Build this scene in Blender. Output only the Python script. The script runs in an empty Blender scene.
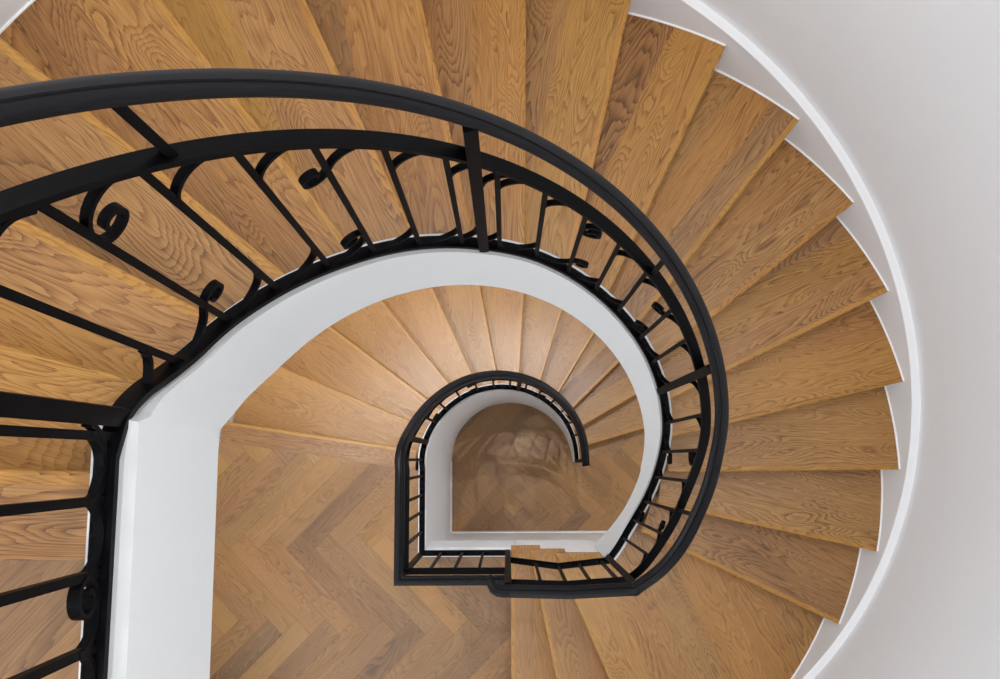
import bpy, math, random
from math import cos, sin, radians, degrees, hypot, atan2, pi, tan, sqrt, acos
from mathutils import Vector, Matrix

random.seed(7)
C = bpy.context.scene.collection
h = 0.175            # riser height
R = 1.5874           # inner face of the skirting on the round wall
WALL_R = R + 0.033
DTH, TH0 = 12.719, 0.30
GZ = -12 * h         # lowest floor
LZ = 20 * h          # upper landing


# ---------------------------------------------------------------- objects
def link(o, parent=None):
    C.objects.link(o)
    if parent is not None:
        o.parent = parent
    return o


def tag(o, label=None, cat=None, group=None, kind=None):
    if label: o['label'] = label
    if cat: o['category'] = cat
    if group: o['group'] = group
    if kind: o['kind'] = kind
    return o


def empty(name, loc=(0, 0, 0)):
    o = bpy.data.objects.new(name, None)
    o.location = loc
    o.empty_display_size = 0.1
    return link(o)


class MB:
    """collects faces of one mesh, with wood uv (metres) and a per-plank random pair"""
    def __init__(self):
        self.v = []; self.f = []; self.uv = []; self.rn = []; self.sm = []

    def face(self, pts, uv=None, rn=(0.5, 0.5), smooth=False):
        b = len(self.v)
        self.v += [tuple(p) for p in pts]
        self.f.append(tuple(range(b, b + len(pts))))
        self.uv.append(uv if uv else [(p[0], p[1]) for p in pts])
        self.rn.append(rn)
        self.sm.append(smooth)

    def box(self, x0, x1, y0, y1, z0, z1, rn=(.5, .5)):
        a = [(x0, y0, z0), (x1, y0, z0), (x1, y1, z0), (x0, y1, z0)]
        t = [(p[0], p[1], z1) for p in a]
        self.face(t, rn=rn); self.face(a[::-1], rn=rn)
        for i in range(4):
            j = (i + 1) % 4
            self.face([a[i], a[j], t[j], t[i]],
                      [(hypot(a[i][0], a[i][1]), z0), (hypot(a[j][0], a[j][1]), z0), (0, z1), (0, z1)], rn)

    def prism(self, poly, z0, z1, rn=(.5, .5)):
        self.face([(p[0], p[1], z1) for p in poly], rn=rn)
        self.face([(p[0], p[1], z0) for p in poly][::-1], rn=rn)
        n = len(poly); L = 0
        for i in range(n):
            a = poly[i]; b = poly[(i + 1) % n]; d = hypot(a[0] - b[0], a[1] - b[1])
            self.face([(a[0], a[1], z0), (b[0], b[1], z0), (b[0], b[1], z1), (a[0], a[1], z1)],
                      [(L, z0), (L + d, z0), (L + d, z1), (L, z1)], rn)
            L += d

    def grid(self, rings, closed_ring=True, caps=True, smooth=True, uvs=None):
        """rings: list of equal-length vertex loops, shared vertices"""
        n = len(rings[0]); b = len(self.v)
        for r in rings:
            self.v += [tuple(p) for p in r]
        m = n if closed_ring else n - 1
        for i in range(len(rings) - 1):
            for j in range(m):
                k = (j + 1) % n
                self.f.append((b + i * n + j, b + i * n + k, b + (i + 1) * n + k, b + (i + 1) * n + j))
                self.uv.append([(i * .05, j * .02), (i * .05, j * .02 + .02), (i * .05 + .05, j * .02 + .02), (i * .05 + .05, j * .02)])
                self.rn.append((.5, .5)); self.sm.append(smooth)
        if caps and closed_ring:
            for q, rev in ((0, True), (len(rings) - 1, False)):
                idx = [b + q * n + j for j in range(n)]
                self.f.append(tuple(idx[::-1] if rev else idx))
                self.uv.append([(0, 0)] * n); self.rn.append((.5, .5)); self.sm.append(False)

    def build(self, name, mat, parent=None, sharp=35, loc=None):
        me = bpy.data.meshes.new(name)
        vs = self.v
        if loc: vs = [(p[0] - loc[0], p[1] - loc[1], p[2] - loc[2]) for p in vs]
        me.from_pydata(vs, [], self.f)
        ul = me.uv_layers.new(name='wood')
        rl = me.uv_layers.new(name='plank')
        i = 0
        for fi, f in enumerate(self.f):
            for k in range(len(f)):
                ul.data[i].uv = self.uv[fi][k]
                rl.data[i].uv = self.rn[fi]
                i += 1
        me.polygons.foreach_set('use_smooth', self.sm)
        me.update()
        if any(self.sm):
            me.set_sharp_from_angle(angle=radians(sharp))
        me.materials.append(mat)
        o = bpy.data.objects.new(name, me)
        if loc: o.location = loc
        link(o, parent)
        if parent is not None:
            if parent.type == 'EMPTY': o.matrix_parent_inverse = Matrix.Translation(-Vector(parent.location))
        return o


def sweep(mb, pts, lats, prof, ups=None, caps=True, smooth=True):
    """sweep profile (lateral, up) along pts; lats = lateral unit vectors; ups computed perpendicular to the tangent"""
    rings = []
    n = len(pts)
    for i in range(n):
        p = Vector(pts[i])
        if ups is None:
            t = (Vector(pts[min(i + 1, n - 1)]) - Vector(pts[max(i - 1, 0)])).normalized()
            lat = Vector(lats[i]); lat = (lat - t * lat.dot(t))
            s = Vector(lats[i]).length
            lat = lat.normalized()
            up = lat.cross(t)
            if up.z < 0: up = -up
            lat = lat * s
        else:
            lat = Vector(lats[i]); up = Vector(ups[i])
        rings.append([p + lat * a + up * b for a, b in prof])
    mb.grid(rings, caps=caps, smooth=smooth)


# ---------------------------------------------------------------- materials
def new_mat(name):
    m = bpy.data.materials.new(name); m.use_nodes = True
    nt = m.node_tree; nt.nodes.clear()
    out = nt.nodes.new('ShaderNodeOutputMaterial')
    b = nt.nodes.new('ShaderNodeBsdfPrincipled')
    nt.links.new(b.outputs[0], out.inputs[0])
    return m, nt, b


def N(nt, typ, **kw):
    n = nt.nodes.new(typ)
    for k, v in kw.items():
        if k == 'inp':
            for a, b in v.items(): n.inputs[a].default_value = b
        else: setattr(n, k, v)
    return n


def mth(nt, op, a, b=None, c=None, clamp=False):
    n = N(nt, 'ShaderNodeMath', operation=op, use_clamp=clamp)
    for i, x in enumerate((a, b, c)):
        if x is None: continue
        if isinstance(x, (int, float)): n.inputs[i].default_value = x
        else: nt.links.new(x, n.inputs[i])
    return n.outputs[0]


def oak(name, light, mid, dark, rough=0.36, tint=0.5, seam=False, plank=(0.6, 0.1), grain=1.0, cs=1.0):
    m, nt, b = new_mat(name)
    uv = N(nt, 'ShaderNodeUVMap', uv_map='wood').outputs[0]
    pl = N(nt, 'ShaderNodeUVMap', uv_map='plank').outputs[0]
    su = N(nt, 'ShaderNodeSeparateXYZ'); nt.links.new(uv, su.inputs[0])
    sp = N(nt, 'ShaderNodeSeparateXYZ'); nt.links.new(pl, sp.inputs[0])
    u, v = su.outputs[0], su.outputs[1]
    r1, r2 = sp.outputs[0], sp.outputs[1]

    def vec(ku, kv, ko, kz=9.0):
        c = N(nt, 'ShaderNodeCombineXYZ')
        nt.links.new(mth(nt, 'ADD', mth(nt, 'MULTIPLY', u, ku), mth(nt, 'MULTIPLY', r1, 71.3 * ko)), c.inputs[0])
        nt.links.new(mth(nt, 'ADD', mth(nt, 'MULTIPLY', v, kv), mth(nt, 'MULTIPLY', r2, 43.7 * ko)), c.inputs[1])
        nt.links.new(mth(nt, 'MULTIPLY', r1, kz), c.inputs[2])
        return c.outputs[0]

    def noise(vv, scale=1, detail=2, rough_=.5, dist=0):
        n = N(nt, 'ShaderNodeTexNoise', inp={'Scale': scale, 'Detail': detail, 'Roughness': rough_, 'Distortion': dist})
        nt.links.new(vv, n.inputs['Vector'])
        return n.outputs[0]
    # growth rings: contour lines of a smooth, stretched field
    field = noise(vec(1.7, 8.0, 1), 1, 1.4, .5, .55)
    wig = noise(vec(2.2, 90, 1), 1, 3, .6)
    ph = mth(nt, 'ADD', mth(nt, 'MULTIPLY', field, 34.0 * grain), mth(nt, 'MULTIPLY', wig, 1.1))
    saw = mth(nt, 'FRACT', ph)
    ring = mth(nt, 'POWER', saw, 2.6)           # slow rise, sharp end = latewood line
    dens = noise(vec(2.2, 5, 1), 1, 2, .5)
    ringa = mth(nt, 'MULTIPLY', ring, mth(nt, 'MULTIPLY_ADD', dens, 1.6, -.2, clamp=True))
    pores = noise(vec(16, 620, 1), 1, 2, .6)
    pores = mth(nt, 'MULTIPLY_ADD', pores, 5.0, -2.3, clamp=True)
    fib = noise(vec(1.8, 120, 1), 1, 3, .6)
    blotch = noise(vec(1.2, 3.5, 1), 1, 2, .5)
    # value 0 light .. 1 dark
    t = mth(nt, 'MULTIPLY', ringa, .86 * cs)
    t = mth(nt, 'ADD', t, mth(nt, 'MULTIPLY', pores, .34 * cs))
    t = mth(nt, 'ADD', t, mth(nt, 'MULTIPLY_ADD', fib, .62 * cs, -.31 * cs + .08))
    t = mth(nt, 'ADD', t, mth(nt, 'MULTIPLY_ADD', blotch, .7, -.32))
    t = mth(nt, 'ADD', t, mth(nt, 'MULTIPLY_ADD', r2, tint, -tint / 2))
    cr = N(nt, 'ShaderNodeValToRGB')
    cr.color_ramp.elements[0].position = 0.0; cr.color_ramp.elements[0].color = (*light, 1)
    cr.color_ramp.elements[1].position = 0.95; cr.color_ramp.elements[1].color = (*dark, 1)
    e = cr.color_ramp.elements.new(.42); e.color = (*mid, 1)
    nt.links.new(t, cr.inputs[0])
    # slight hue difference from board to board
    hs = N(nt, 'ShaderNodeHueSaturation')
    nt.links.new(mth(nt, 'MULTIPLY_ADD', r1, .008, .495), hs.inputs['Hue'])
    nt.links.new(mth(nt, 'MULTIPLY_ADD', r2, -.12, 1.05), hs.inputs['Saturation'])
    nt.links.new(cr.outputs[0], hs.inputs['Color'])
    col = hs.outputs[0]
    if seam:
        L, W = plank
        def edge(x, w):
            d = mth(nt, 'MINIMUM', x, mth(nt, 'SUBTRACT', w, x))
            return mth(nt, 'LESS_THAN', d, .0009)
        s = mth(nt, 'MAXIMUM', edge(u, L), edge(v, W))
        mx = N(nt, 'ShaderNodeMix', data_type='RGBA')
        nt.links.new(mth(nt, 'MULTIPLY', s, .6), mx.inputs[0])
        nt.links.new(col, mx.inputs[6]); mx.inputs[7].default_value = (.09, .045, .02, 1)
        col = mx.outputs[2]
    nt.links.new(col, b.inputs['Base Color'])
    nt.links.new(mth(nt, 'MULTIPLY_ADD', fib, .16, rough - .06), b.inputs['Roughness'])
    b.inputs['Specular IOR Level'].default_value = .5
    bp = N(nt, 'ShaderNodeBump', inp={'Strength': .12, 'Distance': .002})
    nt.links.new(mth(nt, 'SUBTRACT', 1, mth(nt, 'ADD', pores, ringa)), bp.inputs['Height'])
    nt.links.new(bp.outputs[0], b.inputs['Normal'])
    return m


def plain(name, col, rough, metal=0, bump=0, bscale=60, var=0.0, spec=.5):
    m, nt, b = new_mat(name)
    b.inputs['Roughness'].default_value = rough
    b.inputs['Metallic'].default_value = metal
    b.inputs['Specular IOR Level'].default_value = spec
    tc = N(nt, 'ShaderNodeTexCoord')
    n = N(nt, 'ShaderNodeTexNoise', inp={'Scale': bscale, 'Detail': 3.0})
    nt.links.new(tc.outputs['Object'], n.inputs['Vector'])
    n2 = N(nt, 'ShaderNodeTexNoise', inp={'Scale': 2.5, 'Detail': 2.0})
    nt.links.new(tc.outputs['Object'], n2.inputs['Vector'])
    mx = N(nt, 'ShaderNodeMix', data_type='RGBA')
    nt.links.new(n2.outputs[0], mx.inputs[0])
    mx.inputs[6].default_value = (*[c * (1 - var) for c in col], 1)
    mx.inputs[7].default_value = (*[min(1, c * (1 + var)) for c in col], 1)
    nt.links.new(mx.outputs[2], b.inputs['Base Color'])
    if bump:
        bp = N(nt, 'ShaderNodeBump', inp={'Strength': bump, 'Distance': .002})
        nt.links.new(n.outputs[0], bp.inputs['Height']); nt.links.new(bp.outputs[0], b.inputs['Normal'])
    return m


M_TREAD = oak('oak_tread', (.455, .238, .068), (.285, .128, .030), (.065, .024, .006), rough=.33, tint=.34, cs=.86, grain=1.0)
M_TREADL = oak('oak_tread_lower', (.44, .235, .075), (.285, .135, .038), (.095, .039, .012), rough=.27, tint=.34, grain=.85, cs=.62)
M_FLOOR = oak('oak_herringbone', (.36, .193, .068), (.245, .119, .037), (.095, .042, .014), rough=.34, tint=.55, seam=True, plank=(.62, .106), grain=.8, cs=.58)
M_WALL = plain('wall_paint', (.845, .85, .87), .75, bump=.05, bscale=180, var=.01)
M_WHITE = plain('white_gloss_paint', (.90, .91, .93), .42, bump=.03, bscale=40, var=.01)
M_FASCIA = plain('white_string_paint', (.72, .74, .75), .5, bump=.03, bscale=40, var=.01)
M_CEIL = plain('ceiling_paint', (.8, .8, .79), .8, bump=.03, bscale=100)
M_IRON = plain('black_iron', (.003, .003, .0038), .42, metal=0, bump=.12, bscale=220, var=.2, spec=.045)
M_HAND = plain('black_painted_handrail', (.006, .006, .0075), .38, bump=.04, bscale=150, var=.15, spec=.14)


# ---------------------------------------------------------------- geometry helpers
def nos_ang(n): return TH0 + (n - 6) * DTH
def nos_n(t): return 6 + (t - TH0) / DTH


def clip(poly, nx, ny, c):
    """keep nx*x+ny*y <= c; poly of (x,y)"""
    out = []
    m = len(poly)
    for i in range(m):
        a = poly[i]; b = poly[(i + 1) % m]
        da = nx * a[0] + ny * a[1] - c; db = nx * b[0] + ny * b[1] - c
        if da <= 0: out.append(a)
        if (da < 0 < db) or (db < 0 < da):
            s = da / (da - db); out.append((a[0] + (b[0] - a[0]) * s, a[1] + (b[1] - a[1]) * s))
    return out


def area(p):
    return .5 * sum(p[i][0] * p[(i + 1) % len(p)][1] - p[(i + 1) % len(p)][0] * p[i][1] for i in range(len(p)))


def strips(mb, poly, z, org, ang, widths, rnd, angs=None):
    """cover poly (ccw) at height z with planks whose long axis points along ang, starting at org"""
    d = (cos(ang), sin(ang)); w = (-sin(ang), cos(ang))
    c0 = org[0] * w[0] + org[1] * w[1]
    rest = poly; acc = 0
    for i, wd in enumerate(widths + [9]):
        if len(rest) < 3: break
        acc2 = acc + wd
        piece = clip(rest, w[0], w[1], c0 + acc2) if wd < 9 else rest
        rest = clip(rest, -w[0], -w[1], -(c0 + acc2)) if wd < 9 else []
        if len(piece) >= 3 and abs(area(piece)) > 1e-6:
            r = (rnd.random(), rnd.random())
            if i == 0 and wd < .03: r = (r[0], -.05)
            ga = ang + (0 if i < 2 else rnd.uniform(-.03, .09))
            e = (cos(ga), sin(ga)); q = (-sin(ga), cos(ga))
            mb.face([(p[0], p[1], z) for p in piece],
                    [((p[0] - org[0]) * e[0] + (p[1] - org[1]) * e[1], (p[0] - org[0]) * q[0] + (p[1] - org[1]) * q[1]) for p in piece], r)
        acc = acc2


def tread_mesh(poly, front, z, thick, ang, org, widths, rnd):
    """poly: ccw outline; front: (i) index of the edge that is the nosing; the top is split into planks"""
    mb = MB()
    n = len(poly)
    a = Vector(poly[front]); b = Vector(poly[(front + 1) % n])
    e = (b - a).normalized(); inn = Vector((-e.y, e.x))    # ccw -> inside on the left
    ch = .006
    top = [tuple(p) for p in poly]
    pa = Vector(poly[(front - 1) % n]); pb = Vector(poly[(front + 2) % n])
    def slide(p, q):   # move p towards q so that it is ch away from the nosing line
        dd = (q - p); k = ch / max(1e-4, dd.dot(inn)); return p + dd * min(1, k)
    ta = slide(a, pa); tb = slide(b, pb)
    top[front] = tuple(ta); top[(front + 1) % n] = tuple(tb)
    strips(mb, top, z, org, ang, [.019] + widths, rnd)
    rr = (rnd.random(), -.1)
    def uvs(ps): return [((p[0] - org[0]) * e.x + (p[1] - org[1]) * e.y, p[2]) for p in ps]
    # rounded nosing
    prev = (ta, tb, z)
    for k in (.3, .65, 1.0):
        an = k * pi / 2
        qa = ta + (a - ta) * sin(an); qb = tb + (b - tb) * sin(an); zz = z - ch * (1 - cos(an))
        ps = [(*qa, zz), (*qb, zz), (*prev[1], prev[2]), (*prev[0], prev[2])]
        mb.face(ps, uvs(ps), rr, True); prev = (qa, qb, zz)
    for i in range(n):
        p, q = poly[i], poly[(i + 1) % n]
        if i == front:
            zt0 = zt1 = z - ch
        else:
            zt0 = zt1 = z
        P = (p[0], p[1]); Q = (q[0], q[1])
        if i == (front + 1) % n:      # side starting at front corner
            ps = [(*P, z - thick), (*Q, z - thick), (*Q, z), (*tb, z), (*P, z - ch)]
        elif i == (front - 1) % n:
            ps = [(*P, z - thick), (*Q, z - thick), (*Q, z - ch), (*ta, z), (*P, z)]
        else:
            ps = [(*P, z - thick), (*Q, z - thick), (*Q, zt1), (*P, zt0)]
        mb.face(ps, [(hypot(s[0] - P[0], s[1] - P[1]), s[2]) for s in ps], rr)
    mb.face([(p[0], p[1], z - thick) for p in poly][::-1], rn=rr)
    return mb


def on_circle(th, off, r):
    """point at radius r on the line that runs along th, shifted clockwise by off"""
    a = sqrt(r * r - off * off)
    return (cos(th) * a + sin(th) * off, sin(th) * a - cos(th) * off)


def sector(th_a, off_a, th_b, off_b, r0, r1, k=8):
    """ccw outline, first edge = front (clockwise side): inner->outer along a, arc, outer->inner along b, arc back"""
    A0 = on_circle(th_a, off_a, r0); A1 = on_circle(th_a, off_a, r1)
    B0 = on_circle(th_b, off_b, r0); B1 = on_circle(th_b, off_b, r1)
    t0, t1 = atan2(A1[1], A1[0]), atan2(B1[1], B1[0])
    if t1 < t0: t1 += 2 * pi
    s0, s1 = atan2(A0[1], A0[0]), atan2(B0[1], B0[0])
    if s1 < s0 - 1: s1 += 2 * pi
    P = [A0, A1]
    P += [(r1 * cos(t0 + (t1 - t0) * i / k), r1 * sin(t0 + (t1 - t0) * i / k)) for i in range(1, k)]
    P += [B1, B0]
    P += [(r0 * cos(s1 + (s0 - s1) * i / k), r0 * sin(s1 + (s0 - s1) * i / k)) for i in range(1, k)]
    return P


NOSE = .0146        # nosing lies this far clockwise of the radial line
OVER = .030

# ================================================================ UPPER STAIR
upper = empty('staircase', (0, 0, 0))
tag(upper, 'large upper oak staircase with white stringer, winding from bottom centre up to top left', 'staircase')

def bead(a0, a1, z, k, parent):
    """thin white paint bead where a tread meets the skirting"""
    mb = MB(); rings = []
    for i in range(k + 1):
        t = a0 + (a1 - a0) * i / k; c, s = cos(t), sin(t)
        rings.append([(c * (R - .0065), s * (R - .0065), z), (c * (R - .0002), s * (R - .0002), z), (c * (R - .0002), s * (R - .0002), z + .004), (c * (R - .0055), s * (R - .0055), z + .003)])
    mb.grid(rings)
    tag(mb.build('edge_bead', M_WHITE, parent), 'thin white bead along the skirting')
rnd = random.Random(11)
TH_T = .04
for n in range(4, 20):
    ta, tb = radians(nos_ang(n)), radians(nos_ang(n + 1))
    poly = sector(ta, NOSE, tb, NOSE - OVER - .02, .632, R - .0015)
    org = on_circle(ta, NOSE, .0001 + NOSE)
    w1 = rnd.choice([.10, .14, .17, .2]); wd = [w1, rnd.uniform(.11, .17)]
    if n == 11: wd = [.165, .3]
    if n == 10: wd = [.09, .12]
    mb = tread_mesh(poly, 0, n * h, TH_T, ta, org, wd, rnd)
    tr = mb.build('tread', M_TREAD, upper)
    bead(radians(nos_ang(n)) - .008, radians(nos_ang(n + 1)) - .008, n * h, 8, tr)
    # riser below this tread
    rp = sector(ta, NOSE - OVER, ta, NOSE - OVER - .018, .632, R - .0015, 1)
    m2 = MB(); m2.prism(rp, (n - 1) * h, n * h - TH_T); m2.build('riser', M_TREAD, upper)

# bottom steps 1, 2 and the long winder 3
YE = -.392
def line_at(p, q, y):   # x on line p-q at height y
    return p[0] + (q[0] - p[0]) * (y - p[1]) / (q[1] - p[1])
N1 = ((-.0175, -.392), (-.022, -1.039))
N2 = ((.0737, -.392), (.1945, -.998))
N3 = ((.183, -.392), (.4265, -.957))
def circ_hit(p, q, r):
    dx, dy = q[0] - p[0], q[1] - p[1]
    a = dx * dx + dy * dy; b = 2 * (p[0] * dx + p[1] * dy); c = p[0] ** 2 + p[1] ** 2 - r * r
    s = (-b + sqrt(b * b - 4 * a * c)) / 2 / a
    return (p[0] + dx * s, p[1] + dy * s)
def arc_pts(a, b, r, k):
    t0 = atan2(a[1], a[0]); t1 = atan2(b[1], b[0])
    if t1 < t0: t1 += 2 * pi
    return [(r * cos(t0 + (t1 - t0) * i / k), r * sin(t0 + (t1 - t0) * i / k)) for i in range(1, k)]
def shift(l, d):        # shift line sideways to the right (uphill)
    dx, dy = l[1][0] - l[0][0], l[1][1] - l[0][1]; L = hypot(dx, dy)
    nx, ny = -dy / L, dx / L
    return ((l[0][0] + nx * d, l[0][1] + ny * d), (l[1][0] + nx * d, l[1][1] + ny * d))
Rt = R - .0015
def step_poly(la, lb, y0=YE):
    A0 = (line_at(*la, y0), y0); A1 = circ_hit(*la, Rt)
    B0 = (line_at(*lb, y0), y0); B1 = circ_hit(*lb, Rt)
    return [A0, A1] + arc_pts(A1, B1, Rt, 6) + [B1, B0]
for k, (la, lb) in enumerate(((N1, shift(N2, .055)), (N2, shift(N3, .055)))):
    poly = step_poly(la, lb)
    ang = atan2(la[1][1] - la[0][1], la[1][0] - la[0][0])
    tread_mesh(poly, 0, (k + 1) * h, TH_T, ang, la[0], [.10 if k == 0 else .16], rnd).build('tread', M_TREADL, upper)
    ra = shift(la, OVER); rb = shift(la, OVER + .018)
    m2 = MB(); rp = [(line_at(*ra, -.412), -.412), circ_hit(*ra, Rt), circ_hit(*rb, Rt), (line_at(*rb, -.412), -.412)]
    m2.prism(rp, k * h, (k + 1) * h - TH_T); m2.build('riser', M_TREAD, upper)
# winder platform
t4 = radians(nos_ang(4))
B1 = on_circle(t4, NOSE - OVER - .02, Rt); B0 = on_circle(t4, NOSE - OVER - .02, .632)
A0 = (line_at(*N3, YE), YE); A1 = circ_hit(*N3, Rt)
poly = [A0, A1] + arc_pts(A1, B1, Rt, 14) + [B1, B0, on_circle(radians(-35), 0, .62), on_circle(radians(-42), 0, .60), (.43, -.428), (.398, YE)]
ang = atan2(N3[1][1] - N3[0][1], N3[1][0] - N3[0][0])
tread_mesh(poly, 0, 3 * h, TH_T, ang, N3[0], [.165, .16, .15, .17, .16, .15, .16], rnd).build('winder_platform', M_TREADL, upper)
bead(radians(-74), radians(-25.8), 3 * h, 16, bpy.data.objects['winder_platform'])
ra = shift(N3, OVER); rb = shift(N3, OVER + .018)
m2 = MB(); m2.prism([(line_at(*ra, -.412), -.412), circ_hit(*ra, Rt), circ_hit(*rb, Rt), (line_at(*rb, -.412), -.412)], 2 * h, 3 * h - TH_T)
m2.build('riser', M_TREAD, upper)


# rail / stringer guide curve, clockwise = downhill
def lerp_keys(keys, x):
    if x <= keys[0][0]: return keys[0][1]
    for (a, va), (b, vb) in zip(keys, keys[1:]):
        if x <= b: return va + (vb - va) * (x - a) / (b - a)
    return keys[-1][1]
RK = [(-45, .592), (-30, .583), (-13, .583), (4, .592), (14, .60), (140, .60), (152, .597), (162, .585), (170, .5635)]


def smooth_keys(keys, x, w=3.0):
    return sum(lerp_keys(keys, x + d * w) for d in (-1, -.5, 0, .5, 1)) / 5


def line(t): return h * nos_n(t)
KB = [(-45, .625), (-30, .64), (-22, .70), (-13, .85), (-4, line(-4) - .0), (11, line(11) + .055), (27, line(27) + .115), (42, line(42) + .14), (85, line(85) + .14), (100, line(100) + .10), (115, line(115) + .085), (130, line(130) + .062), (160, line(160) + .062), (168, 3.52), (172, 3.545)]
KF = [(-45, 1.255), (-39, 1.36), (-23, 1.485), (-6, 1.66), (10, line(10) + .745), (150, line(150) + .755), (160, line(160) + .755), (170, 4.27)]
KH = [(-45, 1.43), (-39, 1.56), (-30, 1.70), (-12, 1.86), (7, line(7) + .92), (100, line(100) + .93), (160, line(160) + .93), (170, 4.44)]


class Guide:
    """polyline in plan with base / mid / hand heights, parametrised by plan length"""
    def __init__(self, pts):      # pts: (x,y,zb,zf,zh,lx,ly)
        self.p = pts; self.s = [0]
        for a, b in zip(pts, pts[1:]): self.s.append(self.s[-1] + hypot(a[0] - b[0], a[1] - b[1]))
    def at(self, s):
        S = self.s
        if s <= 0: i = 0
        elif s >= S[-1]: i = len(S) - 2
        else:
            i = 0
            while S[i + 1] < s: i += 1
        k = (s - S[i]) / (S[i + 1] - S[i])
        return [a + (b - a) * k for a, b in zip(self.p[i], self.p[i + 1])]
    def find(self, x, y):
        return min(self.s, key=lambda s: hypot(self.at(s)[0] - x, self.at(s)[1] - y))


def seg(a, b, za, zb, n, lat):
    out = []
    for i in range(n):
        k = i / n
        out.append((a[0] + (b[0] - a[0]) * k, a[1] + (b[1] - a[1]) * k, *[za[j] + (zb[j] - za[j]) * k for j in range(3)], *lat))
    return out


up_pts = []
PA = (-.558, -.95); PB = (-.5555, .085)
up_pts += seg(PA, PB, (3.55, 4.27, 4.44), (3.55, 4.27, 4.44), 30, (-1, 0))
NA = 240
for i in range(NA + 1):
    t = 169.5 + (-44.5 - 169.5) * i / NA
    r = smooth_keys(RK, t) if 3 < 169.5 - t and t > -41 else lerp_keys(RK, t)
    up_pts.append((r * cos(radians(t)), r * sin(radians(t)), smooth_keys(KB, t), smooth_keys(KF, t), smooth_keys(KH, t, 4), cos(radians(t)), sin(radians(t))))
CK = up_pts[-1]
arc_end = len(up_pts) - 1
GU = Guide(up_pts)
# straight bottom run (its own guide, mitred at the corner)
CORN = (CK[0], CK[1]); 
ST = seg(CORN, (.195, -.440), (CK[2], CK[3], CK[4]), (.62, 1.21, 1.37), 8, (0, -1)) + seg((.195, -.440), (-.022, -.447), (.62, 1.21, 1.37), (.30, 1.10, 1.285), 8, (0, -1))
ST.append((-.022, -.447, .30, 1.10, 1.285, 0, -1))
GS = Guide(ST)
# mitre direction at the corner
mit = (.44, -.92)


def rail_sweep(guide_pts, zi, prof, name, mat, parent, dz=0, first_lat=None, last_lat=None):
    pts = [(p[0], p[1], p[zi] + dz) for p in guide_pts]
    lats = [(p[5], p[6], 0) for p in guide_pts]
    if first_lat: lats[0] = first_lat
    if last_lat: lats[-1] = last_lat
    mb = MB(); sweep(mb, pts, lats, prof)
    return mb.build(name, mat, parent)


def handprof(w=.026, t=.030):
    """moulded handrail: rounded crown with a groove, slimmer underside"""
    return [(-w * .72, -t * .5), (w * .72, -t * .5), (w * .78, -t * .18), (w, -t * .10), (w * 1.0, t * .12), (w * .88, t * .34), (w * .55, t * .47), (w * .2, t * .52),
            (-w * .2, t * .52), (-w * .30, t * .38), (-w * .38, t * .38), (-w * .46, t * .46), (-w * .70, t * .40), (-w * .90, t * .28), (-w * 1.0, t * .12), (-w, -t * .10), (-w * .78, -t * .18)]
def rect(w, t): return [(-w, -t), (w, -t), (w, t), (-w, t)]


# stringer of the upper stair
def stringer_prof_pts():
    mb = MB(); rings = []
    for i, p in enumerate(up_pts):
        if i < 30: continue
        x, y = p[0], p[1]; lx, ly = p[5], p[6]
        t = degrees(atan2(y, x)) if i >= 30 else None
        if t is None or t > 169.4: top, bot = 3.522, 3.19
        else:
            if t < -120: t += 360
            top = min(p[2] - .032, 3.522)
            bot = line(t) - .35
            if t > 150: bot = min(bot + ((t - 150) / 19.5) ** 2 * .16, 3.195)
            if t < 0: bot = max(line(t) - .33 - (-t) / 44 * .06, .12)
        a, b = (-.0185 if (t or 180) < 163 else -.0185 - .0095 * ((t or 180) - 163) / 7), .031
        rings.append([(x + lx * a, y + ly * a, bot), (x + lx * a, y + ly * a, top), (x + lx * b, y + ly * b, top), (x + lx * b, y + ly * b, bot)])
    for yy in (.092, .0, -.95):
        rings.insert(0, [(-.5275, yy, 3.195), (-.5275, yy, 3.522), (-.5895, yy, 3.522), (-.5895, yy, 3.195)])
    # corner of the landing stays crisp
    mb.grid(rings)
    return mb
stringer_prof_pts().build('stringer', M_FASCIA, upper)
# soffit closing the underside
mb = MB(); rings = []
for i in range(0, 61):
    t = 178 + (-26 - 178) * i / 60; z = line(t) - .30; c, s = cos(radians(t)), sin(radians(t))
    rings.append([(c * .62, s * .62, z), (c * .62, s * .62, z + .02), (c * (R - .002), s * (R - .002), z + .02), (c * (R - .002), s * (R - .002), z)])
mb.grid(rings); mb.build('soffit', M_CEIL, upper)
# white board closing the ends of the bottom steps
mb = MB()
x2, x3 = line_at(*shift(N2, .035), -.412), line_at(*shift(N3, .035), -.412)
for xa, xb, zt in ((.015, x2, h), (x2, x3, 2 * h), (x3, .43, 3 * h)):
    mb.box(xa, xb, -.430, -.412, -.35, zt - TH_T - .001)
mb.build('end_string', M_WHITE, upper)

# ================================================================ UPPER RAILING
railing = empty('stair_railing', (GS.at(9)[0], GS.at(9)[1], 0))
tag(railing, 'large black wrought iron railing with scrolls sweeping up the upper staircase to the left edge', 'railing')



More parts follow.
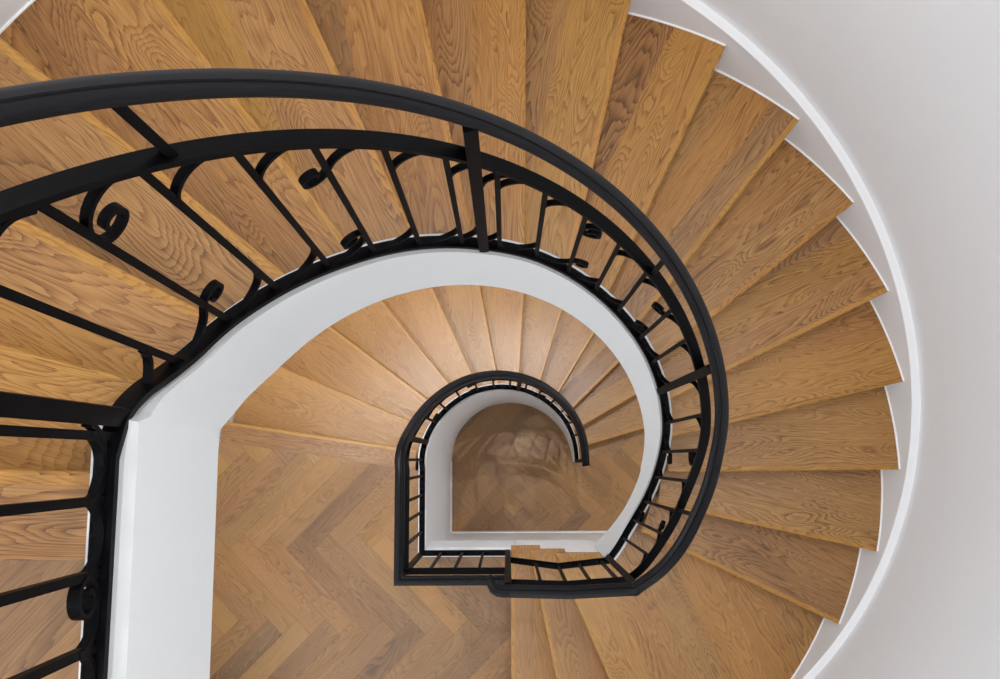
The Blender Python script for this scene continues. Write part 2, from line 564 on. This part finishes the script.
HP = handprof()
def hand_taper(p, upper_rail=True):
    """the rail slims a little along the steep part"""
    if not upper_rail: return .91, .0
    if p[6] < -.9 and p[1] < -.4 and p[0] < CORN[0] + .001: return .92, .0055
    t = degrees(atan2(p[1], p[0]))
    if t < -100: t = 175
    return lerp_keys([(-45, .92), (-10, .86), (20, .78), (100, .70), (180, .70)], t), lerp_keys([(-45, .0055), (20, .0055), (100, .006), (180, .006)], t)
ar = up_pts
cl0 = Vector((ar[-1][5], ar[-1][6], 0))
mitre = (cl0 + Vector((0, -1, 0))).normalized(); ml = 1 / max(.3, mitre.dot(Vector((0, -1, 0))))
mv = tuple(mitre * ml)
all_pts = up_pts[:-1] + ST
def full_sweep(zi, prof, name, mat, parent, lw=1.0):
    pts = [(p[0], p[1], p[zi]) for p in all_pts]
    lats = [(p[5], p[6], 0) for p in all_pts]
    k = len(up_pts) - 1
    mb = MB(); 
    rings = []
    n = len(pts)
    for i in range(n):
        p = Vector(pts[i])
        t = (Vector(pts[min(i + 1, n - 1)]) - Vector(pts[max(i - 1, 0)])).normalized()
        lat = Vector(lats[i])
        if i == k: lat = mitre
        th_ = Vector((t.x, t.y, 0)).normalized()
        sc = ml if i == k else 1
        lat = lat.normalized()
        up = (lat - t * lat.dot(t)).normalized().cross(t)
        if up.z < 0: up = -up
        kk, off = hand_taper(all_pts[i]) if zi == 4 else (1, 0)
        rings.append([p + lat * (a * kk + off) * sc + up * b * min(1, kk * 1.05) for a, b in prof])
    mb.grid(rings)
    return mb.build(name, mat, parent)


full_sweep(4, HP, 'handrail', M_HAND, railing)
full_sweep(3, rect(.0145, .005), 'middle_rail', M_IRON, railing)
full_sweep(2, rect(.0145, .006), 'bottom_rail', M_IRON, railing)


def bar_along(mb, guide, path, wl, th, r_off=0):
    """path: list of (s, z) in the unrolled rail surface; flat bar, wl = half width radially, th = half thickness"""
    pts = []; lats = []
    for s, z in path:
        q = guide.at(s)
        pts.append((q[0] + q[5] * r_off, q[1] + q[6] * r_off, z)); L = Vector((q[5], q[6], 0)).normalized(); lats.append(tuple(L))
    rings = []
    n = len(pts)
    for i in range(n):
        p = Vector(pts[i]); t = (Vector(pts[min(i + 1, n - 1)]) - Vector(pts[max(i - 1, 0)])).normalized()
        lat = Vector(lats[i]); lat = (lat - t * lat.dot(t)).normalized()
        nn = lat.cross(t)
        rings.append([p - lat * wl - nn * th, p + lat * wl - nn * th, p + lat * wl + nn * th, p - lat * wl + nn * th])
    mb.grid(rings, smooth=True)


def rot(v, a): return (v[0] * cos(a) - v[1] * sin(a), v[0] * sin(a) + v[1] * cos(a))


def fillet(corner, dbar, drail, T, ext=.0, npt=10):
    """points from the rail tangent point round to the baluster tangent point"""
    cosA = dbar[0] * drail[0] + dbar[1] * drail[1]
    A = acos(max(-1, min(1, cosA)))
    rho = T * tan(A / 2)
    P0 = (corner[0] + drail[0] * T, corner[1] + drail[1] * T)
    P1 = (corner[0] + dbar[0] * T, corner[1] + dbar[1] * T)
    bis = (dbar[0] + drail[0], dbar[1] + drail[1]); L = hypot(*bis); bis = (bis[0] / L, bis[1] / L)
    D = rho / sin(A / 2)
    O = (corner[0] + bis[0] * D, corner[1] + bis[1] * D)
    a0 = atan2(P0[1] - O[1], P0[0] - O[0]); a1 = atan2(P1[1] - O[1], P1[0] - O[0])
    # go the way that passes nearest the corner
    ac = atan2(corner[1] - O[1], corner[0] - O[0])
    def norm(x):
        while x > pi: x -= 2 * pi
        while x < -pi: x += 2 * pi
        return x
    d0 = norm(ac - a0); d1 = norm(a1 - ac)
    pts = [(P0[0] + drail[0] * .02, P0[1] + drail[1] * .02)]
    for i in range(npt + 1):
        a = a0 + (d0 + d1) * i / npt
        pts.append((O[0] + rho * cos(a), O[1] + rho * sin(a)))
    return pts, (1 if d0 + d1 > 0 else -1)


def spiral(start, head, turn, r0, r1, total, k=26):
    pts = []; p = start; hd = head; step = None
    for i in range(k):
        r = r0 + (r1 - r0) * i / k
        da = total / k
        ds = r * da
        hd = rot(hd, turn * da)
        p = (p[0] + hd[0] * ds, p[1] + hd[1] * ds)
        pts.append(p)
    return pts


def slopes(g, s):
    e = .01
    a, b = g.at(s - e), g.at(s + e)
    return [(b[i] - a[i]) / (2 * e) for i in (2, 3, 4)]


def arc_piece(g, s, top, side, curl, parent, T0=.138, wl=.0065, th=.0035, name='arch', lean_ds=0):
    q = g.at(s); sl = slopes(g, s)
    if top:
        z = q[3] - .005; m = sl[1]; L = hypot(lean_ds, .64); db = (-lean_ds / L, -.64 / L)
    else:
        z = q[2] + .006; m = sl[0]; db = (0, 1)
    dr = (side, side * m); L = hypot(*dr); dr = (dr[0] / L, dr[1] / L)
    cosA = db[0] * dr[0] + db[1] * dr[1]
    A = acos(cosA)
    T = T0 if A < 1.2 else T0 * .72
    path, turn = fillet((s, z), db, dr, T)
    rc = .020
    if curl == 'C':
        e = path[-1]
        path += [(e[0] + db[0] * .012, e[1] + db[1] * .012)]
        path += spiral(path[-1], db, turn, .027, .008, radians(385))
    elif curl == 'S':
        e = path[-1]
        path = path[:-2]
        hd = rot(db, -turn * .45)
        e = path[-1]
        dd = (path[-1][0] - path[-2][0], path[-1][1] - path[-2][1]); L = hypot(*dd); hd = (dd[0] / L, dd[1] / L)
        # keep crossing the bar, then roll the other way
        path += [(e[0] + hd[0] * .022, e[1] + hd[1] * .022)]
        path += spiral(path[-1], hd, -turn, .024, .007, radians(370))
    mb = MB(); bar_along(mb, g, path, wl, th)
    return mb.build('scroll' if curl else 'arch', M_IRON, parent)


def lean(t):
    return .6 * radians(lerp_keys([(95, 0), (122, .7), (155, 2.0), (165, 2.3)], t))


def baluster(g, s, parent, lo=True, hw=.0058, top_z=3, name='baluster', ds=0):
    q = g.at(s); L = Vector((q[5], q[6], 0)).normalized(); t = Vector((-L.y, L.x, 0))
    sl = slopes(g, s)
    mb = MB()
    z0 = q[2] + .004; z1 = q[top_z] - .003
    rings = []
    qt = g.at(s + ds); z1 = qt[top_z] - .003
    for z, m, q in ((z0, sl[0], q), (z1, sl[top_z - 2], qt)):
        p = Vector((q[0], q[1], z)); mm = -m
        # t is the uphill direction for clockwise guides
        d = hw
        rings.append([p + L * (-d) + t * (-d), p + L * d + t * (-d), p + L * d + t * d, p + L * (-d) + t * d])
    mb.grid(rings, smooth=False)
    return mb.build(name, M_IRON, parent)


def post(g, s, parent, wr=.015, wt=.0125, z0=None, z1=None, name='post'):
    q = g.at(s); L = Vector((q[5], q[6], 0)).normalized(); t = Vector((-L.y, L.x, 0))
    z0 = q[2] - .03 if z0 is None else z0; z1 = q[4] - .012 if z1 is None else z1
    rings = []
    for z in (z0, z1):
        p = Vector((q[0], q[1], z))
        rings.append([p - L * wr - t * wt, p + L * wr - t * wt, p + L * wr + t * wt, p - L * wr + t * wt])
    mb = MB(); mb.grid(rings, smooth=False)
    return mb.build(name, M_IRON, parent)


def s_of(g, t_deg, r=.6):
    return min((abs(((degrees(atan2(g.at(s)[1], g.at(s)[0])) - t_deg + 180) % 360) - 180), s) for s in [g.s[0] + (g.s[-1] - g.s[0]) * i / 3000 for i in range(3001)])[1]


ARC0 = GU.s[30]
for t in (169.3, 98.8, 28.8, -43.6):
    s = s_of(GU, t)
    post(GU, s, railing, wr=.0125 if t > 160 else .015, z0=GU.at(s)[2] - (.006 if t > 160 else .03))
bal = [(160, ''), (150.9, 'C'), (141.7, ''), (132.0, ''), (122.8, 'S'), (113.3, ''), (103.9, ''),
       (94.8, ''), (85.3, ''), (76.0, 'C'), (66.8, ''), (57.8, ''), (47.0, 'S'), (38.6, ''),
       (17.3, ''), (6.8, 'C'), (-3.2, ''), (-14.0, ''), (-23.2, 'S'), (-32.5, '')]
for t, c in bal:
    s = s_of(GU, t)
    ds = lean(t)
    b = baluster(GU, s, railing, ds=ds)
    # the curls of one bar both roll to the same side
    arc_piece(GU, s + ds, True, 1, c, b, T0=.14, lean_ds=ds)
    arc_piece(GU, s, False, -1, {'C': 'S', 'S': 'C', '': ''}[c], b)
# arches springing from the posts
for t in (169.3, 98.8, 28.8):
    s = s_of(GU, t)
    arc_piece(GU, s + .012, True, 1, '', railing)
    if t < 160:
        arc_piece(GU, s - .012, False, -1, '', railing)
# short links between middle rail and handrail
for t in (137.6, 56.5, -13.5):
    s = s_of(GU, t - (1.0 if t > 100 else 0)); q = GU.at(s)
    post(GU, s, railing, wr=.0065, wt=.0065, z0=q[3] + .003, z1=q[4] - .012, name='link_bar')
# landing guard: level run, bars with rounded feet on both sides
for y, c in ((.078, 'P'), (-.004, ''), (-.095, 'L'), (-.186, ''), (-.28, ''), (-.375, ''), (-.47, 'L'), (-.565, ''), (-.66, '')):
    s = y - PA[1]
    b = baluster(GU, s, railing)
    for sd in ((-1,) if c == 'P' else (-1, 1)):
        arc_piece(GU, s, False, sd, '', b, T0=.066)
        arc_piece(GU, s, True, sd, '', b, T0=.066)
    if c == 'L':
        q = GU.at(s)
        for zz, d in ((q[2] + .065, 1), (q[3] - .065, -1)):
            h0 = rot((0, d), d * .5)
            st = (s, zz - .022 * d)
            path = [st, (st[0] + h0[0] * .012, st[1] + h0[1] * .012)]
            path += spiral(path[-1], h0, d, .026, .009, radians(350))
            mb = MB(); bar_along(mb, GU, path, .0075, .0035); mb.build('scroll', M_IRON, b)
# a foot arch joins the top post to the landing guard
arc_piece(GU, ARC0 - .012, False, -1, '', railing, T0=.075)
post(GU, .006, railing)

# straight run beside the three bottom steps
NEWEL = (-.0335, -.437)
LS = GS.s[-1]
for x in (.389, .288, .196, .097):
    s = GS.find(x, -.44) 
    s = min((abs(GS.at(LS * i / 400)[0] - x), LS * i / 400) for i in range(401))[1]
    b = baluster(GS, s, railing)
    arc_piece(GS, s, False, -1, '', b, T0=.05)
    arc_piece(GS, s, False, 1, '', b, T0=.05)
# newel post on the middle floor with rolled handrail end
mb = MB(); mb.box(-.047, -.020, -.452, -.423, 0.002, 1.262); mb.build('newel_post', M_IRON, railing)
# volute: the handrail drops and rolls under itself beyond the newel
pts = []; lats = []
zc = 1.285
path = [(-.016, -.4525, zc), (-.05, -.4525, zc), (-.072, -.450, zc - .001), (-.087, -.441, zc - .004), (-.095, -.427, zc - .010), (-.096, -.411, zc - .018), (-.090, -.398, zc - .026)]
mb = MB(); rings = []
for i, q3 in enumerate(path):
    a = Vector(path[max(0, i - 1)]); b = Vector(path[min(len(path) - 1, i + 1)])
    t = (b - a).normalized(); lat = Vector((t.y, -t.x, 0)).normalized() * -1
    if i < 2: lat = Vector((0, -1, 0))
    up = Vector((0, 0, 1)); k = (.92, .92, .9, .84, .76, .68, .58)[i]
    rings.append([Vector(q3) + lat * p * k + up * q * k for p, q in HP])
mb.grid(rings); mb.build('handrail_scroll', M_HAND, railing)

# ================================================================ MIDDLE FLOOR GUARD AND LOWER RAILING
lower_rail = empty('stair_railing', (-.48, -.43, 0))
tag(lower_rail, 'small black iron railing around the lower well, with a square lower left corner', 'railing')
GTH = lambda g: 16 + (g - 1) * 14.12          # nosing angle of lower tread g (1..12)
def gline(t): return GZ + h * (1 + (t - 16) / 14.12)
XL, YL = -.481, -.437
CX = .004
gp = []
z3 = (.065, .80, .975)
gp += seg((-.034, YL), (XL, YL), z3, z3, 14, (0, -1))
gp_corner = len(gp)
gp += seg((XL, YL), (XL, .03), z3, z3, 14, (-1, 0))
KBg = [(0, gline(4) + .10), (10, gline(10) + .11), (158, gline(158) + .12), (170, .05), (180, .065)]
KHg = [(0, gline(4) + .88), (10, gline(10) + .88), (150, gline(150) + .93), (168, .955), (180, .975)]
KRg = [(0, .492), (20, .492), (60, .496), (120, .506), (150, .50), (180, .484)]
for i in range(121):
    t = 176 + (2.5 - 176) * i / 120
    r = smooth_keys(KRg, t)
    zb = smooth_keys(KBg, t); zh = smooth_keys(KHg, t, 4)
    gp.append((r * cos(radians(t)), r * sin(radians(t)), zb, zh - .17, zh, cos(radians(t)), sin(radians(t))))
GG = Guide(gp)
def g_sweep(zi, prof, name, mat):
    rings = []; n = len(gp)
    for i in range(n):
        p = Vector((gp[i][0], gp[i][1], gp[i][zi]))
        a = gp[min(i + 1, n - 1)]; b = gp[max(i - 1, 0)]
        t = (Vector((a[0], a[1], a[zi])) - Vector((b[0], b[1], b[zi]))).normalized()
        lat = Vector((gp[i][5], gp[i][6], 0)); sc = 1
        if i == gp_corner: lat = Vector((-1, -1, 0)).normalized(); sc = sqrt(2)
        up = (lat - t * lat.dot(t)).normalized().cross(t)
        if up.z < 0: up = -up
        kk = 1; ox = oy = 0
        if zi == 4:
            f = 1 if i <= gp_corner + 13 else max(0, 1 - (i - gp_corner - 13) / 12)
            kk = .92 - .12 * f; ox = .0071 * f; oy = .016 if i <= gp_corner else 0
        if i == gp_corner:
            rings.append([p + Vector((-(u * kk + ox), -(u * kk + oy), 0)) + up * v for u, v in prof])
        else:
            rings.append([p + lat * (u * kk + (oy if i < gp_corner else ox)) + up * v for u, v in prof])
    mb = MB(); mb.grid(rings); return mb.build(name, mat, lower_rail)
g_sweep(4, HP, 'handrail', M_HAND)
g_sweep(3, rect(.0145, .005), 'middle_rail', M_IRON)
g_sweep(2, rect(.0145, .006), 'bottom_rail', M_IRON)
# handrail runs a little past the last post
q = gp[-1]; d = Vector((gp[-1][0] - gp[-2][0], gp[-1][1] - gp[-2][1], gp[-1][4] - gp[-2][4])).normalized()
mb = MB(); sweep(mb, [Vector((q[0], q[1], q[4])) + d * k for k in (0, .012)] + [Vector((q[0], q[1], q[4])) + d * .012 + Vector((.002, -.012, -.003))], [(1, 0, 0)] * 3, HP)
mb.build('handrail_end', M_HAND, lower_rail)
def g_x(x): return -.034 - x
def g_y(y): return (-.034 - XL) + (y - YL)
for x in (-.379, -.27, -.162): 
    s = g_x(x); b = baluster(GG, s, lower_rail)
    for sd in (-1, 1): arc_piece(GG, s, False, sd, '', b, T0=.06); arc_piece(GG, s, True, sd, '', b, T0=.06)
for y in (-.326, -.225, -.138, -.04, .045):
    s = g_y(y); b = baluster(GG, s, lower_rail)
    for sd in (-1, 1): arc_piece(GG, s, False, sd, '', b, T0=.055); arc_piece(GG, s, True, sd, '', b, T0=.055)
mb = MB()
mb.box(XL - .010, XL + .010, YL - .010, YL + .010, .05, .965); mb.build('corner_post', M_IRON, lower_rail)
for t, c in ((150, 'C'), (139, ''), (127, ''), (114.5, 'S'), (103, ''), (91.5, ''), (80, ''), (69, 'C'), (57.5, ''), (47, ''), (36, 'S'), (25, '')):
    s = s_of(GG, t); b = baluster(GG, s, lower_rail)
    arc_piece(GG, s, True, 1, c, b)
    arc_piece(GG, s, False, -1, {'C': 'S', 'S': 'C', '': ''}[c], b)
for t in (163.5, 85.2, 3.5):
    post(GG, s_of(GG, t), lower_rail, z0=None)

# ================================================================ LOWER STAIR
lower = empty('staircase', (0, 0, GZ))
tag(lower, 'lower oak staircase fanning around the small round well down to the ground floor', 'staircase')
rnd = random.Random(5)
def addl(mb, name, mat):
    return mb.build(name, mat, lower, loc=None)
for g in range(1, 12):
    ta, tb = radians(GTH(g)), radians(GTH(g + 1))
    poly = sector(ta, .018, tb, .018 - OVER - .02, .528, R - .0015)
    org = on_circle(ta, .018, .0181)
    mb = tread_mesh(poly, 0, GZ + g * h, TH_T, ta, org, [rnd.choice([.13, .16, .2]), rnd.uniform(.12, .16)], rnd)
    mb.build('tread', M_TREADL, lower)
for g in range(1, 13):
    ta = radians(GTH(g))
    rp = sector(ta, .018 - OVER, ta, .018 - OVER - .018, .528, R - .0015, 1)
    m2 = MB(); m2.prism(rp, GZ + (g - 1) * h, GZ + g * h - TH_T); m2.build('riser', M_TREADL, lower)
# top nosing board of the lower stair, level with the middle floor
SA, SB = (-1.5575, .1447), (-.639, .0067)
ta = radians(GTH(12))
def yl(p, q, x): return p[1] + (q[1] - p[1]) * (x - p[0]) / (q[0] - p[0])
A0 = on_circle(ta, .018, .528); A1 = on_circle(ta, .018, R - .0015)
poly = [A0, A1, (-1.575, yl(SA, SB, -1.575)), (-.526, yl(SA, SB, -.526))]
tread_mesh(poly, 0, 0, TH_T, ta, A0, [.2], rnd).build('nosing_board', M_TREADL, lower)
# matching board at the head of the upper stair
ta = radians(nos_ang(20))
A0 = on_circle(ta, .0146, .60); A1 = on_circle(ta, .0146, R - .0015)
poly = [A0, A1, (A1[0], -.084), (-.5915, -.0855)]
poly = [(-.5915, A0[1]), A1, (A1[0], -.0795), (-.5915, -.0855)]
tread_mesh(poly, 0, LZ, TH_T, ta, poly[0], [.3], random.Random(3)).build('nosing_board', M_TREAD, upper)
rp = sector(ta, NOSE - OVER, ta, NOSE - OVER - .018, .632, R - .0015, 1)
m2 = MB(); m2.prism(rp, 19 * h, LZ - TH_T); m2.build('riser', M_TREAD, upper)

# solid curved wall under the inner edge of the lower stair, with its raised white kerb
mb = MB(); rings = []
for i in range(29, len(gp)):
    p = gp[i]; t = degrees(atan2(p[1], p[0]))
    top = p[2] - .028
    a, b = -.0215, .024
    if i == 29: rings.append([(-.4625, .0305, GZ), (-.4625, .0305, .037), (-.504, .0305, .037), (-.504, .0305, GZ)])
    if i < 30: continue
    rings.append([(p[0] + p[5] * a, p[1] + p[6] * a, GZ), (p[0] + p[5] * a, p[1] + p[6] * a, top), (p[0] + p[5] * b, p[1] + p[6] * b, top), (p[0] + p[5] * b, p[1] + p[6] * b, GZ)])
mb.grid(rings); tag(mb.build('wall_well', M_WHITE), kind='structure')

# ================================================================ FLOORS
PL, PW = .62, .106
def herring(mb, regions, z, ang, off, rnd, ext):
    """regions: list of convex ccw polygons"""
    ca, sa = cos(ang), sin(ang)
    xs = [p[0] for r in regions for p in r]; ys = [p[1] for r in regions for p in r]
    cx, cy = (min(xs) + max(xs)) / 2, (min(ys) + max(ys)) / 2
    rad = hypot(max(xs) - min(xs), max(ys) - min(ys)) / 2 + 1
    def emit(x0, y0, w, hh, horiz):
        c = [(x0, y0), (x0 + w, y0), (x0 + w, y0 + hh), (x0, y0 + hh)]
        P = [(p[0] * ca - p[1] * sa + off[0], p[0] * sa + p[1] * ca + off[1]) for p in c]
        mx, my = sum(p[0] for p in P) / 4, sum(p[1] for p in P) / 4
        if hypot(mx - cx, my - cy) > rad: return
        r = (rnd.random(), rnd.random())
        for reg in regions:
            Q = P
            for i in range(len(reg)):
                a = reg[i]; b = reg[(i + 1) % len(reg)]
                nx, ny = b[1] - a[1], a[0] - b[0]
                Q = clip(Q, nx, ny, nx * a[0] + ny * a[1])
                if len(Q) < 3: break
            if len(Q) < 3 or abs(area(Q)) < 1e-7: continue
            uv = []
            for p in Q:
                dx, dy = p[0] - off[0], p[1] - off[1]
                lx, ly = dx * ca + dy * sa, -dx * sa + dy * ca
                uv.append((lx - x0, ly - y0) if horiz else (ly - y0, lx - x0))
            mb.face([(p[0], p[1], z) for p in Q], uv, r)
    K = int(rad / PW) + 6
    for j in range(-8, 9):
        for k in range(-K * 2, K * 2):
            bx, by = k * PW + j * PL, k * PW - j * PL
            emit(bx, by, PL, PW, True)
            emit(bx + PL, by + PW - PL, PW, PL, False)

rnd = random.Random(21)
S2 = WALL_R
WX, WY = -1.66, -1.66
# lowest floor
mb = MB()
herring(mb, [[(WX, -.507), (S2, -.507), (S2, S2), (WX, S2)]], GZ, radians(-45), (.02, .05), rnd, 2)
tag(mb.build('floor', M_FLOOR), kind='structure')
# middle floor
mb = MB()
xe = -.526
reg = [[(WX, WY), (.02, WY), (.02, -.459), (WX, -.459)],
       [(WX, -.459), (xe + .022, -.459), (xe + .022, yl(SA, SB, xe + .022)), (WX, yl(SA, SB, WX))]]
herring(mb, reg, 0, radians(-45), (-.155, -.418), rnd, 2)
tag(mb.build('floor', M_FLOOR), kind='structure')
# upper landing
mb = MB()
herring(mb, [[(WX, WY), (-.5885, WY), (-.5885, -.0857), (WX, -.0793)]], LZ, radians(-45), (-.62, -.33), rnd, 2)
tag(mb.build('floor', M_FLOOR), kind='structure')

# slab bodies and kerbs
mb = MB()
mb.box(WX, -.5955, WY, -.0, LZ - .36, LZ - TH_T - .002)
tag(mb.build('ceiling', M_CEIL), kind='structure')
# kerb and fascia around the middle floor opening
mb = MB()
mb.box(-.504, -.4625, -.4595, .03, -.36, .037)
mb.box(-.4625, .0, -.4595, -.412, -.36, .037)
tag(mb.build('trim_1', M_WHITE), kind='structure')
mb = MB()
mb.box(.0, .43, -.4595, -.43, -.36, -.002)
tag(mb.build('trim_2', M_WHITE), kind='structure')
# walls below the middle floor
mb = MB()
mb.box(-.504, -.466, -.507, .03, GZ, -.36)
tag(mb.build('wall_left', M_WHITE), kind='structure')
mb = MB()
mb.box(-.504, S2, -.56, -.507, GZ, -.003)
tag(mb.build('wall_front', M_WHITE), kind='structure')
mb = MB()
mb.box(-.4655, -.4585, -.507, .03, GZ, GZ + .09)
mb.box(-.466, 1.4, -.507, -.500, GZ, GZ + .09)
tag(mb.build('baseboard_front', M_WHITE), kind='structure')

# round outer wall
def cyl_wall(a0, a1, r, th, z0, z1, n=96):
    mb = MB(); rings = []
    for i in range(n + 1):
        t = radians(a0 + (a1 - a0) * i / n); c, s = cos(t), sin(t)
        rings.append([(c * r, s * r, z0), (c * (r + th), s * (r + th), z0), (c * (r + th), s * (r + th), z1), (c * r, s * r, z1)])
    mb.grid(rings); return mb
ZT = 6.4
tag(cyl_wall(-90, 180, WALL_R, .1, GZ, ZT).build('wall_right', M_WALL), kind='structure')
mb = MB(); mb.box(WX - .1, WX, WY, .0, GZ, ZT)
tag(mb.build('wall_back', M_WALL), kind='structure')
mb = MB(); mb.box(WX, .05, WY - .1, WY, GZ, ZT)
tag(mb.build('wall_end', M_WALL), kind='structure')
mb = MB(); mb.box(-2.2, 2.2, -2.2, 2.2, ZT, ZT + .1)
tag(mb.build('ceiling', M_CEIL), kind='structure')

# skirting that climbs the round wall
mb = MB(); rings = []
for i in range(200):
    t = -88 + (178 + 88) * i / 199; c, s = cos(radians(t)), sin(radians(t))
    top = line(t) + .066
    if t < -36: top = max(3 * h + .07, line(t) + .075)
    bot = line(t) - .34
    if t < -26: bot = -.002 if t < -60 else line(t) - .3
    bot = max(bot, 0.0)
    rings.append([(c * R, s * R, bot), (c * (WALL_R + .002), s * (WALL_R + .002), bot), (c * (WALL_R + .002), s * (WALL_R + .002), top), (c * (R + .002), s * (R + .002), top), (c * R, s * R, top - .002)])
mb.grid(rings, smooth=True)
tag(mb.build('baseboard_right', M_WALL), kind='structure')
mb = MB(); rings = []
for i in range(200):
    t = -88 + (178 + 88) * i / 199; c, s = cos(radians(t)), sin(radians(t))
    top = line(t) + .0662
    if t < -36: top = max(3 * h + .0702, line(t) + .0752)
    rings.append([(c * (R - .0015), s * (R - .0015), top - .004), (c * (WALL_R + .001), s * (WALL_R + .001), top - .004), (c * (WALL_R + .001), s * (WALL_R + .001), top + .004), (c * (R + .0005), s * (R + .0005), top + .004), (c * (R - .0015), s * (R - .0015), top + .002)])
mb.grid(rings, smooth=True)
tag(mb.build('trim_3', M_WHITE), kind='structure')
# skirting of the lower flight
mb = MB(); rings = []
for i in range(120):
    t = 10 + (170) * i / 119; c, s = cos(radians(t)), sin(radians(t))
    rings.append([(c * R, s * R, gline(t) - .3), (c * (WALL_R + .002), s * (WALL_R + .002), gline(t) - .3), (c * (WALL_R + .002), s * (WALL_R + .002), gline(t) + .066), (c * R, s * R, gline(t) + .066)])
mb.grid(rings, smooth=True)
tag(mb.build('trim_4', M_WHITE), kind='structure')

# ================================================================ LIGHT
def disc(name, loc, size, power, col=(1, .98, .95), target=None, spread=None):
    l = bpy.data.lights.new(name, 'AREA'); l.shape = 'DISK'; l.size = size; l.energy = power; l.color = col
    if spread: l.spread = spread
    o = bpy.data.objects.new(name, l); o.location = loc
    d = Vector(target or (loc[0], loc[1], 0)) - Vector(loc)
    o.rotation_euler = d.to_track_quat('-Z', 'Y').to_euler()
    link(o); return o

def fill_light(loc, target, sx, sy, power, col):  # unseen soft panel added as fill; no window is built behind it
    o = disc('fill_light', loc, sx, power, col, target); o.data.shape = 'RECTANGLE'; o.data.size_y = sy
disc('ceiling_spot', (-.05, 1.0, ZT - .03), .12, 30, target=(-.05, .8, 0))
disc('ceiling_spot', (.9, -.9, ZT - .03), .35, 11, target=(.9, -.8, 0))
disc('ceiling_spot', (-.95, -.9, ZT - .03), .35, 11, target=(-.9, -.8, 0))
fill_light((-.75, -1.62, 1.55), (-.2, .8, .6), 1.5, 2.2, 26, (.92, .965, 1))  # added fill at middle floor level
fill_light((-1.62, -.75, 1.55), (.8, -.2, .6), 1.5, 2.2, 15, (.92, .965, 1))
fill_light((-.85, -1.62, 4.9), (-.2, .8, 4.0), 1.4, 2.0, 6, (.93, .97, 1))  # added fill at upper landing level
fill_light((-1.62, -.85, 4.9), (.8, -.2, 4.0), 1.4, 2.0, 5, (.93, .97, 1))
fill_light((1.45, .2, 4.6), (-.5, -.1, 3.2), 1.3, 1.5, 22, (.93, .97, 1))  # added out of view to brighten the left side of the stringer
fill_light((1.50, .1, -1.3), (0, .1, -1.6), .9, 1.1, 3.5, (1, .98, .96))  # added fill for the well walls on the lowest floor
# small downlights let into the soffit of the upper flight
for t in (150, 107, 64):
    x, y = 1.15 * cos(radians(t)), 1.15 * sin(radians(t))
    disc('soffit_spot', (x, y, line(t) - .315), .02, 7.5, target=(x * .93, y * .93, -3), col=(1, .985, .97), spread=radians(105))

w = bpy.data.worlds.new('World'); bpy.context.scene.world = w; w.use_nodes = True
w.node_tree.nodes['Background'].inputs[0].default_value = (.75, .8, .9, 1)
w.node_tree.nodes['Background'].inputs[1].default_value = .3

# ================================================================ CAMERA
cam = bpy.data.cameras.new('camera'); co = bpy.data.objects.new('camera', cam); link(co)
cam.sensor_width = 36; cam.lens = 868.55 * 36 / 1000; cam.clip_start = .02
m = Matrix(((.99995095, .00661424, .00737212, -.03380781), (-.00554768, .99064902, -.13632221, .04579141), (-.00820485, .13627463, .99063712, 4.68780592), (0, 0, 0, 1)))
co.matrix_world = m
bpy.context.scene.camera = co
vs = bpy.context.scene.view_settings
vs.view_transform = 'Standard'; vs.look = 'None'; vs.gamma = 1; vs.use_curve_mapping = False; vs.exposure = 0
